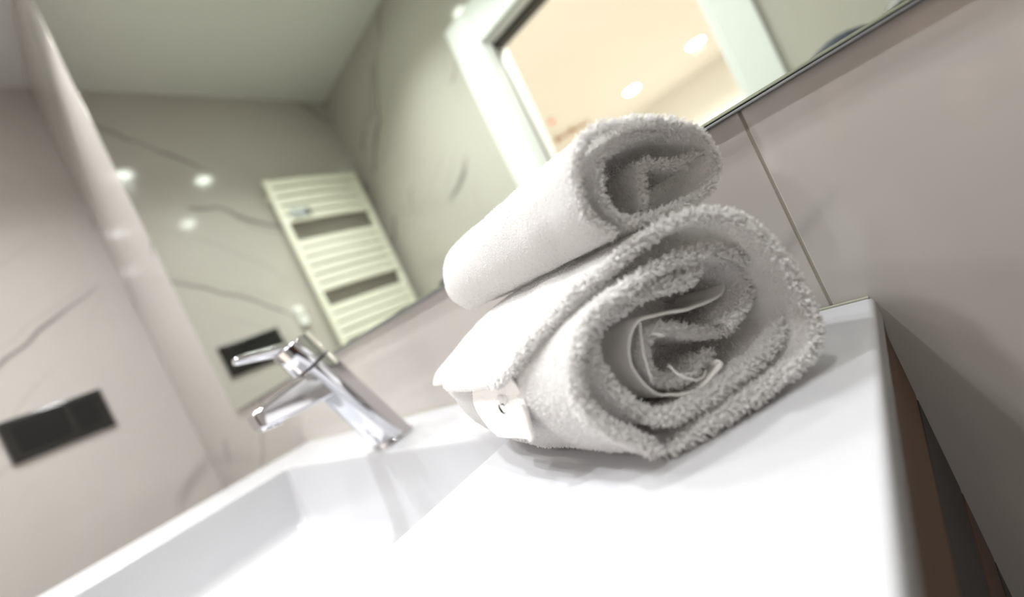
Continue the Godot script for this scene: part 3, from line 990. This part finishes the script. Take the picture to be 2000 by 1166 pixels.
	loops_on(wrap, where, 0.85e6, 0.55e6, 0.24, 0.30e6, 0.24, 0.0029, 0.0010)
	loops_on(coil, where, 0.85e6, 0.40e6, 0.10, 0.40e6, 0.10, 0.0029, 0.0013)
	loops_on(ring, where, 0.85e6, 0.30e6, 0.05, 0.30e6, 0.05, 0.0027, 0.0016)
	loops_on(core, where, 0.85e6, 0.30e6, 0.04, 0.30e6, 0.04, 0.0025, 0.0016)
	pile(t, where, lp)
	print("low loops ", where.size())
	var st := begin()
	tube(st, [Vector3(0.9298, 0.058, 0.1403), Vector3(0.9288, 0.0523, 0.1435), Vector3(0.9276, 0.0461, 0.1453), Vector3(0.927, 0.0362, 0.1479), Vector3(0.9256, 0.0295, 0.1466)], [0.0004, 0.0005, 0.0005, 0.0005, 0.0003], 6)
	tube(st, [Vector3(0.9328, 0.0349, 0.1392), Vector3(0.9348, 0.0304, 0.1396), Vector3(0.9375, 0.027, 0.139), Vector3(0.94, 0.0233, 0.1352), Vector3(0.9414, 0.0223, 0.1299), Vector3(0.9415, 0.0231, 0.1246)], [0.0004, 0.0005, 0.0005, 0.0005, 0.0003], 6)
	tube(st, [Vector3(0.9326, 0.0515, 0.1395), Vector3(0.9349, 0.0499, 0.1394), Vector3(0.9363, 0.0481, 0.1374)], [0.0004, 0.0005, 0.0005, 0.0005, 0.0003], 6)
	put("loose_thread", st.commit(), M.woven, t)
	# flat-woven end of the cloth turned down beside the outer wrap, with a small printed mark
	var turned := cloth([[0.8684, 0.0612, 0.173, 0.038], [0.8707, 0.055, 0.1731, 0.0468], [0.8726, 0.048, 0.1735, 0.0556], [0.8726, 0.041, 0.1752, 0.0556], [0.8716, 0.0335, 0.1767, 0.0468], [0.87, 0.0265, 0.1774, 0.038]], 0.0016, low, noise(0.04, 41, 2), 0.0010, 12)
	var tb := put("woven_end", grid(turned.pos, turned.nrm), M.woven, t)
	tb.set_meta("label", "smooth flat-woven towel end turned down beside the tag mark")
	st = begin()
	tube(st, [Vector3(0.872, 0.0448, 0.1769), Vector3(0.8726, 0.039, 0.1777), Vector3(0.872, 0.0334, 0.1786), Vector3(0.8711, 0.0289, 0.1783), Vector3(0.869, 0.0264, 0.1789)], [0.0013, 0.0016, 0.0016, 0.0016, 0.0013], 10)
	put("hem_fold", st.commit(), M.woven, t)
	st = begin()
	tube(st, [Vector3(0.8563, 0.0473, 0.1768), Vector3(0.8561, 0.0454, 0.1771), Vector3(0.8566, 0.0434, 0.1772), Vector3(0.8573, 0.0419, 0.1769), Vector3(0.8583, 0.0424, 0.1764)], [0.0002, 0.0005, 0.0006, 0.0003, 0.0002], 8)
	tube(st, [Vector3(0.8567, 0.0467, 0.1763), Vector3(0.8578, 0.0466, 0.1754), Vector3(0.8583, 0.0454, 0.1755)], [0.0002, 0.0004, 0.0002], 8)
	var mk := put("printed_mark", st.commit(), M.print, t)
	mk.set_meta("label", "tiny black curved mark on the woven end")

	# ---- smaller towel on top
	var s := thing("rolled_towel", "smaller rolled white terry towel resting on top of the large roll", "towel", V(0, 0, 0), "rolled white towels")
	var high := {"mid": Vector3(0.948687, 0.120392, 0.105637), "from": 0.15, "to": 0.205, "amount": 0.55, "lift": 0.0, "floor": 0.06}
	var roll := cloth([[0.9406, 0.1058, 0.1076, 0.07], [0.9424, 0.1117, 0.105, 0.07], [0.9442, 0.1172, 0.1023, 0.07], [0.9456, 0.1231, 0.1002, 0.07], [0.9476, 0.1264, 0.0973, 0.07], [0.9513, 0.1242, 0.0918, 0.07], [0.9558, 0.121, 0.0851, 0.07], [0.9609, 0.1194, 0.0775, 0.07], [0.9659, 0.1204, 0.0701, 0.07], [0.9677, 0.1234, 0.064, 0.07], [0.9686, 0.1286, 0.0694, 0.07], [0.9659, 0.134, 0.0768, 0.07], [0.9606, 0.1382, 0.0863, 0.07], [0.9549, 0.1404, 0.0964, 0.07], [0.9486, 0.1412, 0.1058, 0.07], [0.9432, 0.14, 0.1138, 0.07], [0.9392, 0.1372, 0.1197, 0.07], [0.9365, 0.1318, 0.1237, 0.07], [0.9344, 0.1239, 0.1269, 0.07], [0.9337, 0.1164, 0.1278, 0.07], [0.9348, 0.1088, 0.1263, 0.07], [0.9379, 0.1027, 0.1216, 0.195], [0.9423, 0.1003, 0.1135, 0.195], [0.9473, 0.0995, 0.1043, 0.195], [0.9525, 0.0988, 0.0949, 0.195], [0.9581, 0.0983, 0.0851, 0.195], [0.9632, 0.1, 0.0774, 0.195], [0.9674, 0.1041, 0.0712, 0.195], [0.9701, 0.1093, 0.0672, 0.195], [0.9716, 0.1163, 0.0667, 0.195], [0.9717, 0.1239, 0.0698, 0.195], [0.9703, 0.1303, 0.0752, 0.195], [0.967, 0.1361, 0.0818, 0.195], [0.9619, 0.1404, 0.0911, 0.195], [0.9564, 0.1443, 0.1009, 0.195], [0.9504, 0.1472, 0.1097, 0.195], [0.9451, 0.149, 0.1176, 0.195], [0.9406, 0.1484, 0.1243, 0.195], [0.937, 0.1448, 0.1297, 0.195], [0.9338, 0.1392, 0.1344, 0.195], [0.9314, 0.1324, 0.1379, 0.195], [0.9301, 0.1257, 0.1399, 0.195], [0.9295, 0.1184, 0.1408, 0.195], [0.9297, 0.1117, 0.1388, 0.195], [0.9312, 0.1053, 0.1349, 0.195], [0.9332, 0.0988, 0.1303, 0.195]], 0.0044, high, noise(0.03, 19, 2), 0.0011, 26)
	put("coil", grid(roll.pos, roll.nrm), M.terry, s)
	where = []
	loops_on(roll, where, 0.85e6, 0.60e6, 0.05, 0.60e6, 0.05, 0.0026, 0.0019, 0.0, 0.44)
	loops_on(roll, where, 0.85e6, 0.45e6, 0.22, 0.55e6, 0.22, 0.0026, 0.0010, 0.44, 1.0)
	pile(s, where, lp)
	print("top loops ", where.size())


# ------------------------------------------------------------------ the kneeling photographer, caught in the mirror
# bones: [a, b, radius at a, radius at b]; blend: how far neighbouring bones melt together; cut: keep only this half-space [point, normal]
func flesh(bones: Array, cell: float, blend: float, cuts := []) -> ArrayMesh:
	var lo := Vector3.ONE * 1e6
	var hi := -lo
	for b in bones:
		var m: float = maxf(b[2], b[3]) + blend + cell * 2.0
		for k in 2:
			lo = lo.min(b[k] - Vector3(m, m, m))
			hi = hi.max(b[k] + Vector3(m, m, m))
	var n := Vector3i(((hi - lo) / cell).ceil()) + Vector3i.ONE
	var f := PackedFloat32Array()
	f.resize(n.x * n.y * n.z)
	f.fill(1.0)
	for b in bones:
		var a: Vector3 = b[0]
		var d: Vector3 = b[1] - a
		var dd := maxf(d.length_squared(), 1e-9)
		var m: float = maxf(b[2], b[3]) + blend * 2.0 + cell * 2.0
		var l := Vector3i(((a.min(b[1]) - Vector3(m, m, m) - lo) / cell).floor()).clamp(Vector3i.ZERO, n - Vector3i.ONE)
		var h := Vector3i(((a.max(b[1]) + Vector3(m, m, m) - lo) / cell).ceil()).clamp(Vector3i.ZERO, n - Vector3i.ONE)
		for z in range(l.z, h.z + 1):
			for y in range(l.y, h.y + 1):
				for x in range(l.x, h.x + 1):
					var p := lo + Vector3(x, y, z) * cell
					var t := clampf((p - a).dot(d) / dd, 0.0, 1.0)
					var v: float = p.distance_to(a + d * t) - lerpf(b[2], b[3], t)
					var at := (z * n.y + y) * n.x + x
					var o := f[at]
					var k := maxf(blend - absf(o - v), 0.0) / blend
					f[at] = minf(o, v) - k * k * blend * 0.25
	if cuts.size():
		for z in n.z:
			for y in n.y:
				for x in n.x:
					var p := lo + Vector3(x, y, z) * cell
					var at := (z * n.y + y) * n.x + x
					for c in cuts:
						f[at] = maxf(f[at], -(p - c[0]).dot(c[1]))
	# surface nets
	var ids := {}
	var vs := PackedVector3Array()
	var ns := PackedVector3Array()
	var idx := PackedInt32Array()
	for z in n.z - 1:
		for y in n.y - 1:
			for x in n.x - 1:
				var at := (z * n.y + y) * n.x + x
				var c := [f[at], f[at + 1], f[at + n.x], f[at + n.x + 1], f[at + n.x * n.y], f[at + n.x * n.y + 1], f[at + n.x * n.y + n.x], f[at + n.x * n.y + n.x + 1]]
				var neg := 0
				for v in c:
					if v < 0.0:
						neg += 1
				if neg == 0 or neg == 8:
					continue
				var sum := Vector3.ZERO
				var cnt := 0
				for e in [[0, 1], [2, 3], [4, 5], [6, 7], [0, 2], [1, 3], [4, 6], [5, 7], [0, 4], [1, 5], [2, 6], [3, 7]]:
					var va: float = c[e[0]]
					var vb: float = c[e[1]]
					if (va < 0.0) != (vb < 0.0):
						var pa := Vector3(e[0] & 1, (e[0] >> 1) & 1, e[0] >> 2)
						var pb := Vector3(e[1] & 1, (e[1] >> 1) & 1, e[1] >> 2)
						sum += pa.lerp(pb, va / (va - vb))
						cnt += 1
				ids[at] = vs.size()
				vs.append(lo + (Vector3(x, y, z) + sum / cnt) * cell)
				ns.append(Vector3(c[1] + c[3] + c[5] + c[7] - c[0] - c[2] - c[4] - c[6], c[2] + c[3] + c[6] + c[7] - c[0] - c[1] - c[4] - c[5], c[4] + c[5] + c[6] + c[7] - c[0] - c[1] - c[2] - c[3]).normalized())
	var sx := 1
	var sy := n.x
	var sz := n.x * n.y
	for at in ids.keys():
		for ax in [[sx, sy, sz], [sy, sz, sx], [sz, sx, sy]]:
			# the edge from the cell's first corner along ax[0] is shared by the cells before it along the other two
			var a: int = at
			if (f[a] < 0.0) == (f[a + ax[0]] < 0.0):
				continue
			if not (ids.has(a - ax[1]) and ids.has(a - ax[2]) and ids.has(a - ax[1] - ax[2])):
				continue
			var q := [ids[a], ids[a - ax[1]], ids[a - ax[1] - ax[2]], ids[a - ax[2]]]
			for t in [[0, 1, 2], [0, 2, 3]]:
				var i0: int = q[t[0]]
				var i1: int = q[t[1]]
				var i2: int = q[t[2]]
				var g := (vs[i1] - vs[i0]).cross(vs[i2] - vs[i0])
				if g.dot(ns[i0] + ns[i1] + ns[i2]) > 0.0:
					idx.append_array([i0, i2, i1])
				else:
					idx.append_array([i0, i1, i2])
	var arr := []
	arr.resize(Mesh.ARRAY_MAX)
	arr[Mesh.ARRAY_VERTEX] = vs
	arr[Mesh.ARRAY_NORMAL] = ns
	arr[Mesh.ARRAY_INDEX] = idx
	var me := ArrayMesh.new()
	me.add_surface_from_arrays(Mesh.PRIMITIVE_TRIANGLES, arr)
	return me


func photographer() -> void:
	mat("skin", Color(0.78, 0.58, 0.48), 0.5)
	mat("navy", Color(0.055, 0.075, 0.16), 0.85)
	mat("denim", Color(0.12, 0.14, 0.20), 0.9)
	mat("hair", Color(0.03, 0.025, 0.022), 0.55)
	mat("shoe", Color(0.06, 0.06, 0.06), 0.6)
	mat("camera_body", Color(0.02, 0.02, 0.021), 0.45)
	mat("lens_glass", Color(0.02, 0.025, 0.03), 0.03)
	var back := Vector3(0.674987, 0.008210, 0.737784)
	var side := Vector3(0.666147, -0.436717, -0.604588)
	var up := Vector3(0.317239, 0.899561, -0.300248)
	var eye := Vector3(1.025206, 0.095538, 0.316606)
	var fwd := Vector3(-back.x, 0, -back.z).normalized()
	var rt := fwd.cross(Vector3.UP)
	var p := thing("person", "kneeling photographer in a navy top and dark jeans, holding a camera up to the face", "person", Vector3(0, H, 0))
	var head := Vector3(1.170, 0.122, 0.490)
	var neck := head - fwd * 0.035 - Vector3(0, 0.10, 0)
	var chest := Vector3(1.235, -0.13, 0.555)
	var waist := Vector3(1.285, -0.34, 0.63)
	var hips := Vector3(1.315, -0.46, 0.675)
	var sl := Vector3(1.105, 0.01, 0.63)
	var sr := Vector3(1.345, -0.05, 0.415)
	var el := Vector3(1.048, 0.168, 0.555)
	var er := Vector3(1.31, -0.17, 0.27)
	var wl := Vector3(1.030, 0.100, 0.452)
	var wr := Vector3(1.185, 0.025, 0.345)
	var hl := hips - rt * 0.09
	var hr := hips + rt * 0.09
	var kl := Vector3(1.075, -0.787, 0.565)
	var kr := Vector3(1.20, -0.787, 0.42)
	var al := kl - fwd * 0.40
	var ar := kr - fwd * 0.40
	var tl := al - fwd * 0.10 - Vector3(0, 0.03, 0)
	var tr := ar - fwd * 0.10 - Vector3(0, 0.03, 0)
	var torso := [[chest + rt * 0.07, waist + rt * 0.05, 0.105, 0.095], [chest - rt * 0.07, waist - rt * 0.05, 0.105, 0.095], [chest + Vector3(0, 0.05, 0), chest, 0.10, 0.11], [neck - Vector3(0, 0.05, 0), chest, 0.055, 0.11], [sl, chest - rt * 0.06, 0.06, 0.10], [sr, chest + rt * 0.06, 0.06, 0.10]]
	var arms := [[sl, el, 0.056, 0.043], [sr, er, 0.056, 0.043], [el, wl, 0.042, 0.028], [er, wr, 0.042, 0.028]]
	var low := [[waist, hips, 0.12, 0.13], [hl, hr, 0.12, 0.12], [hl, kl, 0.088, 0.060], [hr, kr, 0.088, 0.060], [kl, al, 0.058, 0.040], [kr, ar, 0.058, 0.040]]
	var bare := [[neck, head - fwd * 0.02, 0.052, 0.055]]
	# skull, jaw, nose, ears, all on the one body surface
	var face := [[head + Vector3(0, 0.03, 0) - fwd * 0.02, head + Vector3(0, 0.02, 0) + fwd * 0.02, 0.078, 0.072], [head + fwd * 0.035 - Vector3(0, 0.05, 0), head - Vector3(0, 0.01, 0), 0.045, 0.068], [head + fwd * 0.055 - Vector3(0, 0.078, 0), head + fwd * 0.05 - Vector3(0, 0.06, 0), 0.022, 0.026]]
	var body := put("body", flesh(torso + arms + low + bare + face, 0.014, 0.03), M.skin, p)
	var fine := [[head + fwd * 0.088 + Vector3(0, 0.012, 0), head + fwd * 0.104 - Vector3(0, 0.018, 0), 0.007, 0.011], [head + rt * 0.078 + Vector3(0, 0.015, 0), head + rt * 0.080 - Vector3(0, 0.02, 0), 0.014, 0.009], [head - rt * 0.078 + Vector3(0, 0.015, 0), head - rt * 0.080 - Vector3(0, 0.02, 0), 0.014, 0.009], [head + fwd * 0.088 - Vector3(0, 0.043, 0) + rt * 0.018, head + fwd * 0.088 - Vector3(0, 0.043, 0) - rt * 0.018, 0.006, 0.006]]
	put("face", flesh(face + fine, 0.005, 0.012), M.skin, body)
	for s in [-1.0, 1.0]:
		var e := begin()
		lathe(e, head + fwd * 0.075 + rt * 0.032 * s + Vector3(0, 0.012, 0), fwd, [Vector2(0.0001, -0.012), Vector2(0.009, -0.008), Vector2(0.012, 0.0), Vector2(0.009, 0.008), Vector2(0.0001, 0.012)], 14, Vector2.ONE, Vector3.UP)
		put("eye", e.commit(), M.white_paint, body)
	var crown := [[head + Vector3(0, 0.034, 0) - fwd * 0.03, head + Vector3(0, 0.036, 0) + fwd * 0.025, 0.088, 0.078], [head - fwd * 0.05, head - fwd * 0.045 - Vector3(0, 0.05, 0), 0.065, 0.045]]
	put("hair", flesh(crown, 0.006, 0.02, [[head + fwd * 0.035 + Vector3(0, 0.03, 0), (Vector3.UP - fwd * 0.9).normalized()]]), M.hair, p)
	var loose := []
	for b in torso + arms:
		loose.append([b[0], b[1], b[2] + 0.012, b[3] + 0.012])
	loose[7] = [sr, er, 0.068, 0.055]
	put("sweater", flesh(loose, 0.012, 0.03), M.navy, p)
	loose = []
	for b in low:
		loose.append([b[0], b[1], b[2] + 0.011, b[3] + 0.011])
	put("jeans", flesh(loose, 0.014, 0.03), M.denim, p)
	for s in [[al, tl], [ar, tr]]:
		put("shoe", flesh([[s[0] - fwd * 0.02, s[1], 0.045, 0.032], [s[0] + Vector3(0, 0.0, 0), s[0] - fwd * 0.05, 0.045, 0.042]], 0.008, 0.02), M.shoe, p)
	# the camera, in both hands behind the point of view
	var mid := eye + back * 0.098
	var c := thing("photo_camera", "black photo camera held tilted in front of the photographer's face", "camera", Vector3(0, H, 0))
	var st := begin()
	loft_smooth(st, [rounded(mid - back * 0.026, side, up, 0.062, 0.040, 0.014), rounded(mid - back * 0.022, side, up, 0.066, 0.044, 0.016), rounded(mid + back * 0.022, side, up, 0.066, 0.044, 0.016), rounded(mid + back * 0.026, side, up, 0.062, 0.040, 0.014)])
	put("body", st.commit(), M.camera_body, c)
	st = begin()
	loft_smooth(st, [rounded(mid + up * 0.040, side, back, 0.030, 0.026, 0.01), rounded(mid + up * 0.058, side, back, 0.022, 0.022, 0.01), rounded(mid + up * 0.062, side, back, 0.016, 0.016, 0.008)])
	put("viewfinder_hump", st.commit(), M.camera_body, c)
	st = begin()
	lathe(st, eye + back * 0.076, -back, [Vector2(0.034, 0.0), Vector2(0.034, 0.020), Vector2(0.038, 0.024), Vector2(0.038, 0.050), Vector2(0.036, 0.058), Vector2(0.032, 0.058), Vector2(0.030, 0.050)], 36, Vector2.ONE, up)
	put("lens_barrel", st.commit(), M.camera_body, c)
	st = begin()
	lathe(st, eye + back * 0.076, -back, [Vector2(0.030, 0.046), Vector2(0.022, 0.050), Vector2(0.0001, 0.052)], 32, Vector2.ONE, up)
	put("lens_front", st.commit(), M.lens_glass, c)
	st = begin()
	lathe(st, mid + up * 0.044 + side * 0.045, up, [Vector2(0.011, 0.0), Vector2(0.011, 0.007), Vector2(0.009, 0.009), Vector2(0.0001, 0.009)], 20, Vector2.ONE, side)
	put("dial", st.commit(), M.camera_body, c)
	# hands: palm, four unequal fingers wrapped round the camera, and a thumb from the side of the palm
	for s in [[wr, mid + side * 0.080, 1.0], [wl, mid - side * 0.078 - up * 0.01, -1.0]]:
		var palm: Vector3 = s[1] + back * 0.012
		var sgn: float = s[2]
		var b := [[s[0], palm - up * 0.022, 0.024, 0.020], [palm - up * 0.026, palm + up * 0.022, 0.017, 0.016], [s[0], palm + up * 0.015, 0.022, 0.017]]
		var reach := [0.046, 0.052, 0.049, 0.040]
		for k in 4:
			var o: Vector3 = palm + up * (0.027 - 0.0185 * k)
			var k1: Vector3 = o - back * 0.034 + side * sgn * 0.010
			var k2: Vector3 = k1 - back * reach[k] * 0.42 - side * sgn * 0.014
			var k3: Vector3 = k2 - side * sgn * reach[k] * 0.55 + back * 0.003
			b.append([o, k1, 0.0095, 0.0088])
			b.append([k1, k2, 0.0088, 0.0080])
			b.append([k2, k3, 0.0080, 0.0070])
		var t0: Vector3 = palm + up * 0.016 + back * 0.008
		var t1: Vector3 = t0 + up * 0.018 + back * 0.012 - side * sgn * 0.016
		var t2: Vector3 = t1 - side * sgn * 0.028 - back * 0.002
		b.append([t0, t1, 0.0115, 0.0100])
		b.append([t1, t2, 0.0098, 0.0082])
		put("hand", flesh(b, 0.0032, 0.006), M.skin, body)
